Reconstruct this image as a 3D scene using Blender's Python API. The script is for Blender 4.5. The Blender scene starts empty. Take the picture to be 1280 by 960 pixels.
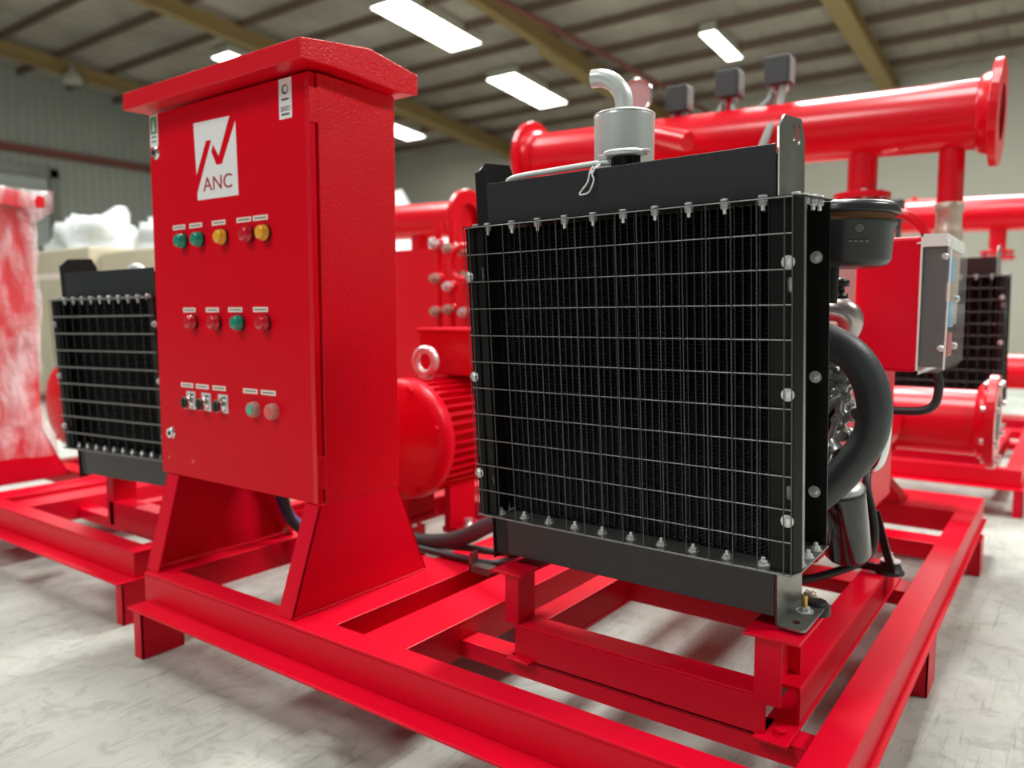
import bpy, math, random
from mathutils import Vector, Matrix, noise
random.seed(7)
scn = bpy.context.scene
COL = scn.collection
# ------------------------------------------------------------------ camera
cam_d = bpy.data.cameras.new('camera'); cam = bpy.data.objects.new('camera', cam_d); COL.objects.link(cam)
cam_d.sensor_width = 36.0; cam_d.lens = 36.0 * 969.0 / 1280.0; cam_d.clip_start = 0.05; cam_d.clip_end = 200
cam.location = (0, 0, 1.05)
cam.rotation_euler = (math.radians(90) - math.atan(86 / 969.0), 0, math.radians(36))
cam_d.dof.use_dof = True; cam_d.dof.focus_distance = 1.68; cam_d.dof.aperture_fstop = 1.9
scn.camera = cam
# ------------------------------------------------------------------ world and lights
w = bpy.data.worlds.new('hall_daylight'); scn.world = w; w.use_nodes = True
w.node_tree.nodes['Background'].inputs[0].default_value = (0.93, 0.97, 1.0, 1)
w.node_tree.nodes['Background'].inputs[1].default_value = 0.18
def area(name, loc, sx, sy, power, rot=(0, 0, 0), color=(0.985, 1.0, 0.965)):
    l = bpy.data.lights.new(name, 'AREA'); l.shape = 'RECTANGLE'; l.size = sx; l.size_y = sy; l.energy = power; l.color = color
    o = bpy.data.objects.new(name, l); COL.objects.link(o); o.location = loc; o.rotation_euler = rot
    return o
# rows of roof lights over the near part of the hall
area('roof_light', (-2.2, 7.0, 7.5), 1.2, 2.6, 900)
area('roof_light', (-1.0, 1.8, 7.7), 1.2, 2.6, 230)
area('roof_light', (-7.0, 2.5, 7.7), 1.3, 4.0, 520)
area('roof_light', (-12.5, 6.0, 7.4), 1.3, 4.0, 800)
area('roof_light', (4.5, 5.0, 7.5), 1.3, 4.0, 750)
area('roof_light', (-1.0, 13.0, 7.1), 1.3, 4.0, 520)
area('roof_light', (-3.5, -4.5, 7.2), 2.0, 4.0, 520)
scn.view_settings.view_transform = 'Standard'; scn.view_settings.look = 'None'
scn.view_settings.exposure = -0.12; scn.view_settings.gamma = 1.0; scn.view_settings.use_curve_mapping = False

# ------------------------------------------------------------------ materials
def mat(name, col, rough=0.5, metal=0.0, coat=0.0, bump=0.0, bscale=50.0, var=0.0, vscale=4.0, spec=0.5, emit=None, alpha=1.0, trans=0.0, coat_rough=0.1, detail=3.0, col2=None):
    m = bpy.data.materials.new(name); m.use_nodes = True; nt = m.node_tree; b = nt.nodes['Principled BSDF']
    b.inputs['Base Color'].default_value = (*col, 1); b.inputs['Roughness'].default_value = rough; b.inputs['Metallic'].default_value = metal
    b.inputs['Coat Weight'].default_value = coat; b.inputs['Coat Roughness'].default_value = coat_rough; b.inputs['Specular IOR Level'].default_value = spec
    b.inputs['Alpha'].default_value = alpha; b.inputs['Transmission Weight'].default_value = trans
    tc = nt.nodes.new('ShaderNodeTexCoord')
    if var > 0:
        n = nt.nodes.new('ShaderNodeTexNoise'); n.inputs['Scale'].default_value = vscale; n.inputs['Detail'].default_value = 5
        nt.links.new(tc.outputs['Object'], n.inputs['Vector'])
        r = nt.nodes.new('ShaderNodeValToRGB'); r.color_ramp.elements[0].position = 0.3; r.color_ramp.elements[1].position = 0.7
        c2 = col2 or tuple(c * (1 - var) for c in col)
        r.color_ramp.elements[0].color = (*c2, 1); r.color_ramp.elements[1].color = (*col, 1)
        nt.links.new(n.outputs['Fac'], r.inputs[0]); nt.links.new(r.outputs[0], b.inputs['Base Color'])
    if bump > 0:
        n = nt.nodes.new('ShaderNodeTexNoise'); n.inputs['Scale'].default_value = bscale; n.inputs['Detail'].default_value = detail
        nt.links.new(tc.outputs['Object'], n.inputs['Vector'])
        bp = nt.nodes.new('ShaderNodeBump'); bp.inputs['Strength'].default_value = bump; bp.inputs['Distance'].default_value = 0.002
        nt.links.new(n.outputs['Fac'], bp.inputs['Height']); nt.links.new(bp.outputs[0], b.inputs['Normal'])
    if emit:
        b.inputs['Emission Color'].default_value = (*emit[0], 1); b.inputs['Emission Strength'].default_value = emit[1]
    return m
RED = mat('red_gloss_paint', (0.72, 0.0, 0.020), 0.40, coat=0.08, bump=0.12, bscale=90, coat_rough=0.25, spec=0.2)
REDC = mat('red_textured_powder_coat', (0.70, 0.0, 0.012), 0.34, coat=0.12, bump=0.9, bscale=150, coat_rough=0.2, spec=0.35)
REDD = mat('red_smooth_door_coat', (0.70, 0.0, 0.012), 0.42, bump=0.22, bscale=170, spec=0.12)
REDP = mat('red_pipe_paint', (0.70, 0.0, 0.014), 0.3, spec=0.4, coat=0.25, bump=0.05, bscale=60, coat_rough=0.15)
BLK = mat('black_satin_paint', (0.011, 0.012, 0.013), 0.3, spec=0.25, bump=0.15, bscale=120)
BLKT = mat('black_textured_tank', (0.016, 0.018, 0.019), 0.33, coat=0.1, bump=0.5, bscale=300)
CORE = mat('radiator_core_black', (0.012, 0.012, 0.013), 0.40)
FIN = mat('fin_dark_metal', (0.13, 0.13, 0.135), 0.45, metal=0.5)
WIRE = mat('grey_wire', (0.26, 0.265, 0.265), 0.35, metal=0.5)
WIRED = mat('dark_grey_wire', (0.10, 0.102, 0.102), 0.4, metal=0.4)
ZINC = mat('zinc_plate', (0.80, 0.80, 0.80), 0.32, metal=0.55, bump=0.1, bscale=200)
ZINCP = mat('dull_zinc_sheet', (0.30, 0.31, 0.29), 0.33, metal=0.8, var=0.35, vscale=18)
YZINC = mat('yellow_zinc', (0.62, 0.42, 0.14), 0.3, metal=0.85)
BLKS = mat('black_glossy_sheet', (0.010, 0.009, 0.009), 0.24, spec=0.12, bump=0.12, bscale=30)
ALU = mat('cast_aluminium', (0.62, 0.62, 0.60), 0.38, metal=0.75, bump=0.5, bscale=80)
SILV = mat('silver_heat_paint', (0.62, 0.66, 0.64), 0.33, metal=0.35, bump=0.08, bscale=60)
CHROME = mat('chrome', (0.8, 0.8, 0.8), 0.12, metal=1.0)
RUB = mat('grey_black_rubber', (0.055, 0.062, 0.066), 0.42, bump=0.35, bscale=260)
RUBD = mat('black_rubber', (0.018, 0.018, 0.02), 0.45, bump=0.2, bscale=100)
PLW = mat('white_plastic_tube', (0.85, 0.87, 0.84), 0.25)
WHT = mat('white_vinyl', (0.86, 0.84, 0.85), 0.4)
LBL = mat('pale_label', (0.88, 0.74, 0.68), 0.4)
INK = mat('dark_ink', (0.08, 0.06, 0.06), 0.6)
REDV = mat('red_vinyl', (0.42, 0.0, 0.02), 0.5)
GRN = mat('green_lens', (0.0, 0.26, 0.17), 0.25, coat=0.5)
YEL = mat('yellow_lens', (0.86, 0.40, 0.01), 0.25, coat=0.5)
REDL = mat('red_lens', (0.62, 0.0, 0.015), 0.2, coat=0.5)
PGRN = mat('soft_green_button', (0.10, 0.42, 0.28), 0.35)
PRED = mat('soft_red_button', (0.75, 0.12, 0.10), 0.35)
CLR = mat('clear_silicone_boot', (0.9, 0.55, 0.5), 0.3, alpha=0.45)
KNOB = mat('black_knob', (0.02, 0.022, 0.018), 0.4)
GRND = mat('sticker_green', (0.10, 0.35, 0.20), 0.5)
GREY = mat('grey_switch_housing', (0.038, 0.047, 0.05), 0.5)
GREYL = mat('grey_conduit', (0.25, 0.28, 0.27), 0.5)
BROWN = mat('filter_paper_band', (0.20, 0.08, 0.03), 0.6, bump=0.6, bscale=300)
FILT = mat('air_filter_grey_black', (0.032, 0.033, 0.035), 0.3, spec=0.3, coat=0.1)
GLASS_ = mat('gauge_glass', (0.85, 0.82, 0.82), 0.1, coat=0.6)
BRASS = mat('pale_brass', (0.52, 0.42, 0.34), 0.4, metal=0.4)
BLUE = mat('blue_hose', (0.01, 0.04, 0.20), 0.4)
BLUEP = mat('blue_plastic', (0.0, 0.36, 0.66), 0.3, coat=0.5)
POLY = mat('clear_polycarbonate', (0.85, 0.87, 0.87), 0.08, alpha=0.13, coat=0.3)
PCB = mat('panel_inner_grey', (0.045, 0.045, 0.043), 0.5, var=0.6, vscale=14)
CARD = mat('cardboard', (0.56, 0.50, 0.36), 0.8, var=0.12, vscale=2)
FOIL = mat('white_plastic_sheet', (0.66, 0.70, 0.70), 0.35, bump=1.0, bscale=9)
LAMP = mat('skylight_panel_lit', (0.9, 0.9, 0.9), 0.5, emit=((1.0, 0.985, 0.93), 9.0))
BRNZ = mat('ochre_painted_steel', (0.36, 0.25, 0.10), 0.6)
PURL = mat('brown_purlin_steel', (0.20, 0.14, 0.10), 0.7)
GIRT = mat('red_brown_girt', (0.20, 0.06, 0.045), 0.7)
# plastic film over the wrapped cabinet
def film_mat():
    m = bpy.data.materials.new('wrinkled_clear_film'); m.use_nodes = True; nt = m.node_tree; b = nt.nodes['Principled BSDF']
    b.inputs['Base Color'].default_value = (0.95, 0.93, 0.95, 1); b.inputs['Roughness'].default_value = 0.22
    tc = nt.nodes.new('ShaderNodeTexCoord'); mp = nt.nodes.new('ShaderNodeMapping'); mp.inputs['Scale'].default_value = (4, 4, 1.6); mp.inputs['Rotation'].default_value = (0.5, 0.6, 0)
    n = nt.nodes.new('ShaderNodeTexNoise'); n.inputs['Scale'].default_value = 2.6; n.inputs['Detail'].default_value = 3; n.inputs['Distortion'].default_value = 0.3
    nt.links.new(tc.outputs['Object'], mp.inputs[0]); nt.links.new(mp.outputs[0], n.inputs['Vector'])
    r = nt.nodes.new('ShaderNodeValToRGB'); r.color_ramp.elements[0].position = 0.42; r.color_ramp.elements[1].position = 0.68
    r.color_ramp.elements[0].color = (0.08,) * 3 + (1,); r.color_ramp.elements[1].color = (0.58,) * 3 + (1,)
    nt.links.new(n.outputs['Fac'], r.inputs[0]); nt.links.new(r.outputs[0], b.inputs['Alpha'])
    bp = nt.nodes.new('ShaderNodeBump'); bp.inputs['Strength'].default_value = 1.0; bp.inputs['Distance'].default_value = 0.05
    nt.links.new(n.outputs['Fac'], bp.inputs['Height']); nt.links.new(bp.outputs[0], b.inputs['Normal'])
    return m
FILM = film_mat()
def floor_mat():
    m = bpy.data.materials.new('worn_pale_concrete'); m.use_nodes = True; nt = m.node_tree; b = nt.nodes['Principled BSDF']
    tc = nt.nodes.new('ShaderNodeTexCoord')
    def nz(scale, det, dist=0.0, rough=0.6):
        n = nt.nodes.new('ShaderNodeTexNoise'); n.inputs['Scale'].default_value = scale; n.inputs['Detail'].default_value = det
        n.inputs['Distortion'].default_value = dist; n.inputs['Roughness'].default_value = rough
        nt.links.new(tc.outputs['Object'], n.inputs['Vector']); return n
    def ramp(src, p0, p1, c0, c1):
        r = nt.nodes.new('ShaderNodeValToRGB'); r.color_ramp.elements[0].position = p0; r.color_ramp.elements[1].position = p1
        r.color_ramp.elements[0].color = (*c0, 1); r.color_ramp.elements[1].color = (*c1, 1); nt.links.new(src, r.inputs[0]); return r
    a = ramp(nz(1.6, 8, 0.6).outputs['Fac'], 0.32, 0.68, (0.335, 0.355, 0.32), (0.49, 0.515, 0.47))
    s = ramp(nz(9, 10, 1.6, 0.72).outputs['Fac'], 0.38, 0.50, (0.72, 0.72, 0.70), (1, 1, 1))
    mx = nt.nodes.new('ShaderNodeMix'); mx.data_type = 'RGBA'; mx.blend_type = 'MULTIPLY'; mx.inputs[0].default_value = 0.75
    nt.links.new(a.outputs[0], mx.inputs[6]); nt.links.new(s.outputs[0], mx.inputs[7])
    # fine scratches
    mp = nt.nodes.new('ShaderNodeMapping'); mp.inputs['Rotation'].default_value = (0, 0, 0.9); mp.inputs['Scale'].default_value = (40, 2.0, 1)
    nt.links.new(tc.outputs['Object'], mp.inputs[0])
    n3 = nt.nodes.new('ShaderNodeTexNoise'); n3.inputs['Scale'].default_value = 2.2; n3.inputs['Detail'].default_value = 6; n3.inputs['Distortion'].default_value = 0.8
    nt.links.new(mp.outputs[0], n3.inputs['Vector'])
    s3 = ramp(n3.outputs['Fac'], 0.34, 0.42, (0.62, 0.61, 0.58), (1, 1, 1))
    mx2 = nt.nodes.new('ShaderNodeMix'); mx2.data_type = 'RGBA'; mx2.blend_type = 'MULTIPLY'; mx2.inputs[0].default_value = 0.55
    nt.links.new(mx.outputs[2], mx2.inputs[6]); nt.links.new(s3.outputs[0], mx2.inputs[7])
    nt.links.new(mx2.outputs[2], b.inputs['Base Color'])
    rr = ramp(nz(5, 6, 0.5).outputs['Fac'], 0.3, 0.7, (0.42,) * 3, (0.62,) * 3); nt.links.new(rr.outputs[0], b.inputs['Roughness'])
    bp = nt.nodes.new('ShaderNodeBump'); bp.inputs['Strength'].default_value = 0.25; bp.inputs['Distance'].default_value = 0.004
    nt.links.new(s.outputs[0], bp.inputs['Height']); nt.links.new(bp.outputs[0], b.inputs['Normal'])
    return m
FLOOR = floor_mat()
WALLG = mat('grey_green_cladding', (0.40, 0.42, 0.37), 0.6, var=0.08, vscale=0.6)
WALLC = mat('cream_wall_panel', (0.58, 0.57, 0.48), 0.7, var=0.06, vscale=0.7)
WALLD = mat('grey_shutter', (0.45, 0.48, 0.45), 0.6)
ROOFM = mat('roof_underside_sheet', (0.54, 0.48, 0.41), 0.7, var=0.45, vscale=0.55, col2=(0.32, 0.275, 0.23))

# ------------------------------------------------------------------ mesh builder
class MB:
    def __init__(s): s.v = []; s.f = []; s.sm = []
    def add(s, vs, fs, smooth=False):
        n = len(s.v); s.v += [tuple(p) for p in vs]; s.f += [tuple(i + n for i in f) for f in fs]; s.sm += [smooth] * len(fs); return s
    def box(s, x0, x1, y0, y1, z0, z1):
        vs = [(x, y, z) for z in (z0, z1) for y in (y0, y1) for x in (x0, x1)]
        return s.add(vs, [(0, 2, 3, 1), (4, 5, 7, 6), (0, 1, 5, 4), (2, 6, 7, 3), (0, 4, 6, 2), (1, 3, 7, 5)])
    def prism(s, poly, ext):
        n = len(poly); e = Vector(ext); a = [Vector(p) for p in poly]
        vs = a + [p + e for p in a]
        nrm = Vector((0, 0, 0))
        for i in range(n): nrm += a[i].cross(a[(i + 1) % n])
        fs = [tuple(range(n)), tuple(range(2 * n - 1, n - 1, -1))] + [(i, i + n, (i + 1) % n + n, (i + 1) % n) for i in range(n)]
        if nrm.dot(e) > 0: fs = [tuple(reversed(f)) for f in fs]
        return s.add(vs, fs)
    def ring(s, c, u, v, r, seg): return [c + (u * math.cos(2 * math.pi * i / seg) + v * math.sin(2 * math.pi * i / seg)) * r for i in range(seg)]
    def lathe(s, p, d, prof, seg=24, smooth=True, cap=True):
        p = Vector(p); d = Vector(d).normalized(); t = Vector((0, 0, 1)) if abs(d.z) < 0.9 else Vector((1, 0, 0))
        u = d.cross(t).normalized(); v = d.cross(u)
        vs = []; fs = []
        for (h, r) in prof: vs += s.ring(p + d * h, u, v, max(r, 1e-5), seg)
        for k in range(len(prof) - 1):
            for i in range(seg):
                j = (i + 1) % seg; a = k * seg
                fs.append((a + i, a + j, a + seg + j, a + seg + i))
        s.add(vs, fs, smooth)
        if cap:
            n = len(prof)
            s.add(vs[:seg], [tuple(range(seg - 1, -1, -1))]); s.add(vs[(n - 1) * seg:], [tuple(range(seg))])
        return s
    def cyl(s, p0, p1, r, seg=16, smooth=True):
        p0 = Vector(p0); p1 = Vector(p1); return s.lathe(p0, p1 - p0, [(0, r), ((p1 - p0).length, r)], seg, smooth)
    def tube(s, path, r, seg=12, smooth=True, sub=6, closed=False, rip=None):
        P = [Vector(p) for p in path]
        if sub > 1 and len(P) > 2:
            Q = []; n = len(P); rng = range(n if closed else n - 1)
            for i in rng:
                p0 = P[(i - 1) % n] if (closed or i > 0) else P[0] * 2 - P[1]
                p1 = P[i]; p2 = P[(i + 1) % n]; p3 = P[(i + 2) % n] if (closed or i + 2 < n) else P[-1] * 2 - P[-2]
                for k in range(sub):
                    t = k / sub
                    Q.append(0.5 * ((2 * p1) + (p2 - p0) * t + (2 * p0 - 5 * p1 + 4 * p2 - p3) * t * t + (3 * p1 - p0 - 3 * p2 + p3) * t ** 3))
            if not closed: Q.append(P[-1])
            P = Q
        n = len(P); vs = []; u = None
        for i in range(n):
            if closed: d = P[(i + 1) % n] - P[i - 1]
            else: d = P[min(i + 1, n - 1)] - P[max(i - 1, 0)]
            d.normalize()
            if u is None:
                t = Vector((0, 0, 1)) if abs(d.z) < 0.9 else Vector((1, 0, 0)); u = d.cross(t).normalized()
            u = (u - d * u.dot(d)).normalized(); v = d.cross(u)
            rr = r[i] if isinstance(r, (list, tuple)) else r
            if rip: rr = rr * (1 + (rip if i % 2 else -rip))
            vs += s.ring(P[i], u, v, rr, seg)
        fs = []
        for k in range(n if closed else n - 1):
            for i in range(seg):
                j = (i + 1) % seg; a = k * seg; b = ((k + 1) % n) * seg
                fs.append((a + i, a + j, b + j, b + i))
        s.add(vs, fs, smooth)
        if not closed: s.add(vs[:seg], [tuple(range(seg - 1, -1, -1))]); s.add(vs[-seg:], [tuple(range(seg))])
        return s
    def mesh(s, name, m):
        me = bpy.data.meshes.new(name); me.from_pydata(s.v, [], s.f); me.materials.append(m)
        me.polygons.foreach_set('use_smooth', s.sm); me.update(); return me
def put(name, me, parent=None, loc=None, rot=None, bevel=0.0):
    if isinstance(me, tuple): me = me[0].mesh(name, me[1])
    o = bpy.data.objects.new(name, me); COL.objects.link(o)
    if parent: o.parent = parent
    if loc is not None: o.location = loc
    if rot is not None: o.rotation_euler = rot
    if bevel:
        b = o.modifiers.new('bevel', 'BEVEL'); b.width = bevel; b.segments = 2; b.limit_method = 'ANGLE'; b.angle_limit = math.radians(40)
        b.harden_normals = False
    return o
def tag(o, label, cat, group=None, kind=None):
    if label: o['label'] = label
    if cat: o['category'] = cat
    if group: o['group'] = group
    if kind: o['kind'] = kind
    return o
def empty(name, loc=(0, 0, 0), label=None, cat=None, group=None):
    o = bpy.data.objects.new(name, None); COL.objects.link(o); o.location = loc; o.empty_display_size = 0.1
    return tag(o, label, cat, group)
def copy_tree(o, parent=None):
    c = o.copy(); COL.objects.link(c)
    if parent: c.parent = parent
    for ch in list(o.children): copy_tree(ch, c)
    return c
def moved(o, d, label):
    c = copy_tree(o); c.location = o.location + Vector(d); c['label'] = label; return c
def B(*a): return MB().box(*a)
def curve_plate(name, outline, holes, thick, m, axes):
    """flat plate with real holes; axes = (origin, a, b, normal)"""
    cu = bpy.data.curves.new(name, 'CURVE'); cu.dimensions = '2D'; cu.fill_mode = 'BOTH'; cu.extrude = thick / 2
    for poly in [outline] + holes:
        sp = cu.splines.new('POLY'); sp.points.add(len(poly) - 1)
        for i, p in enumerate(poly): sp.points[i].co = (p[0], p[1], 0, 1)
        sp.use_cyclic_u = True
    ob = bpy.data.objects.new('tmp', cu); COL.objects.link(ob); bpy.context.view_layer.update()
    dg = bpy.context.evaluated_depsgraph_get(); me = bpy.data.meshes.new_from_object(ob.evaluated_get(dg)); bpy.data.objects.remove(ob); bpy.data.curves.remove(cu)
    o, a, b, n = [Vector(q) for q in axes]
    M = Matrix(((a.x, b.x, n.x, o.x), (a.y, b.y, n.y, o.y), (a.z, b.z, n.z, o.z), (0, 0, 0, 1)))
    me.transform(M)
    if M.determinant() < 0: me.flip_normals()
    me.materials.clear(); me.materials.append(m); me.name = name; return me
def text_mesh(txt, size, m, thick=0.0006, sx=1.0, font_shear=0):
    cu = bpy.data.curves.new('lettering', 'FONT'); cu.body = txt; cu.size = size; cu.extrude = thick / 2; cu.align_x = 'CENTER'; cu.align_y = 'BOTTOM_BASELINE'
    ob = bpy.data.objects.new('tmp', cu); COL.objects.link(ob); bpy.context.view_layer.update()
    dg = bpy.context.evaluated_depsgraph_get(); me = bpy.data.meshes.new_from_object(ob.evaluated_get(dg)); bpy.data.objects.remove(ob); bpy.data.curves.remove(cu)
    me.transform(Matrix.Rotation(math.radians(90), 4, 'X') @ Matrix.Diagonal((sx, 1, 1, 1))); me.materials.clear(); me.materials.append(m); return me
def slot(cx, cy, r, h, n=8):
    P = []
    for i in range(n): a = math.pi * i / (n - 1); P.append((cx + r * math.cos(a), cy + h + r * math.sin(a)))
    for i in range(n): a = math.pi + math.pi * i / (n - 1); P.append((cx + r * math.cos(a), cy - h + r * math.sin(a)))
    return P
# hardware meshes (axis +Z, base at 0)
def hexbolt(r, hgt, wr, shank=0.0, seg=12):
    b = MB(); b.lathe((0, 0, 0), (0, 0, 1), [(0, wr), (0.0016, wr)], 16)
    b.lathe((0, 0, 0.0016), (0, 0, 1), [(0, r), (hgt * .85, r), (hgt, r * .85)], 6, False)
    if shank: b.lathe((0, 0, hgt), (0, 0, 1), [(0, r * .5), (shank, r * .5), (shank + .001, r * .38)], 8)
    return b
BOLT_S = hexbolt(0.0088, 0.0075, 0.0125, 0.008).mesh('nut', ZINC)
BOLT_H = hexbolt(0.0084, 0.0048, 0.0105).mesh('bolt_head', ZINC)
BOLT_N = hexbolt(0.0082, 0.0085, 0.0098, 0.010).mesh('nut', ZINC)
BOLT_L = hexbolt(0.0095, 0.007, 0.0125).mesh('washer_bolt', ZINC)
BOLT_M = hexbolt(0.0075, 0.005, 0.0125, 0.003).mesh('washer_nut', ZINC)
BOLT_R = hexbolt(0.012, 0.009, 0.018).mesh('red_bolt', RED)
BOLT_B = hexbolt(0.011, 0.010, 0.018, 0.012).mesh('big_bolt', ZINC)
ROT = {'+z': (0, 0, 0), '-z': (math.pi, 0, 0), '-y': (math.pi / 2, 0, 0), '+y': (-math.pi / 2, 0, 0), '+x': (0, math.pi / 2, 0), '-x': (0, -math.pi / 2, 0)}

# ------------------------------------------------------------------ the hall
def struct(o, label=None): o['kind'] = 'structure'; return o
struct(put('floor', (B(-26, 12, -9, 24, -0.1, 0), FLOOR)))
wall_back = struct(put('wall_back', (B(-26, 12, 22.0, 22.2, 0, 7.6), WALLC)))
def corrug(y0, y1, x, z0, z1, pitch=0.25, dep=0.04):
    b = MB(); n = int((y1 - y0) / pitch); P = []
    for i in range(n):
        y = y0 + i * pitch; P += [(x, y), (x, y + pitch * .6), (x + dep, y + pitch * .7), (x + dep, y + pitch * .9)]
    for k in range(len(P) - 1):
        (xa, ya), (xb, yb) = P[k], P[k + 1]; b.add([(xa, ya, z0), (xb, yb, z0), (xb, yb, z1), (xa, ya, z1)], [(0, 3, 2, 1)])
    return b
wall_left = struct(put('wall_left', (corrug(-9, 22, -24.4, 0, 9.2), WALLG)))
put('girt', (B(-24.4, -24.2, -8, 22, 5.62, 5.82), GIRT), wall_left)
put('girt', (B(-24.4, -24.25, -8, 22, 2.9, 3.0), WALLG), wall_left)
d1 = struct(put('door_1', (B(-24.36, -24.28, 4.0, 10.6, 0, 5.0), WALLD)))
for i in range(20): put('slat', (B(-24.30, -24.25, 4.05, 10.55, 0.05 + i * .245, 0.05 + i * .245 + .225), WALLD), d1)
put('door_frame', (MB().box(-24.33, -24.15, 10.6, 10.85, 0, 5.25).box(-24.33, -24.15, 3.8, 10.85, 5.0, 5.25), ZINCP), d1)
struct(put('wall_right', (B(12, 12.2, -9, 22.2, 0, 9.2), WALLG)))
# roof slopes gently down towards the back wall
SL = 0.075
def rz(y): return 7.0 + (22 - y) * SL
def sky_zone(x, y, zones):
    return any(a <= x <= b and c <= y <= d for a, b, c, d in zones)
SKY = [(-12.4, -11.5, 12.0, 14.6), (-12.8, -11.9, 16.5, 19.0), (-7.0, -6.65, 16.6, 18.3), (-18.0, -17.3, 11.9, 12.6), (-18.6, -17.8, 17.6, 19.6),
       (-1.6, -0.6, 14.0, 17.0), (-24.0, -23.6, 4, 5)]
cb = MB(); n = 0
yy = -9.0
for x0 in [-26 + i * 0.5 for i in range(76)]:
    cb.add([(x0, -9, rz(-9) + .02), (x0 + .34, -9, rz(-9) + .02), (x0 + .34, 22, rz(22) + .02), (x0, 22, rz(22) + .02)], [(0, 3, 2, 1)])
    cb.add([(x0 + .34, -9, rz(-9) + .02), (x0 + .5, -9, rz(-9) + .07), (x0 + .5, 22, rz(22) + .07), (x0 + .34, 22, rz(22) + .02)], [(0, 3, 2, 1)])
ceiling = struct(put('ceiling', (cb, ROOFM)))
def sloped(x0, x1, y0, y1, dz0, dz1):
    vs = [(x, y, rz(y) + dz) for dz in (dz0, dz1) for y in (y0, y1) for x in (x0, x1)]
    return MB().add(vs, [(0, 2, 3, 1), (4, 5, 7, 6), (0, 1, 5, 4), (2, 6, 7, 3), (0, 4, 6, 2), (1, 3, 7, 5)])
y = 0.5
while y < 22:
    put('purlin', (MB().box(-24.4, 12, y, y + .07, rz(y) - .17, rz(y)), PURL), ceiling); y += 1.35
for x in (-22, -16, -10, -4, 2, 8):
    b = sloped(x - .11, x + .11, -9, 22, -.50, -.47); c = sloped(x - .11, x + .11, -9, 22, -.18, -.15); d = sloped(x - .02, x + .02, -9, 22, -.48, -.17)
    for q in (c, d): b.add(q.v, q.f)
    b.add(sloped(x - .16, x + .16, 15, 22, -.62, -.5).v, sloped(0, 1, 0, 1, 0, 1).f)
    put('rafter', (b, BRNZ), ceiling)
for (a, b_, c, d) in SKY[:6]:
    put('skylight_light_block', (sloped(a, b_, c, d, -.235, -.02), WALLC), ceiling)  # opaque box added to keep the panel's light off the ceiling above
    put('skylight_panel', (MB().add([(a, c, rz(c) - .24), (b_, c, rz(c) - .24), (b_, d, rz(d) - .24), (a, d, rz(d) - .24)], [(0, 3, 2, 1)]), LAMP), ceiling)
put('ridge_lamp', (MB().lathe((-21.7, 10.2, rz(10.2) - .75), (0, 0, 1), [(0, .26), (.18, .22), (.3, .08), (.45, .03)], 16), WALLC), ceiling)
put('cable_tray', (MB().tube([(-9.2, 11.5, 7.0), (-8.6, 17, 6.7), (-8.3, 21.9, 6.45)], .06, 6), GIRT), ceiling)

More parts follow.
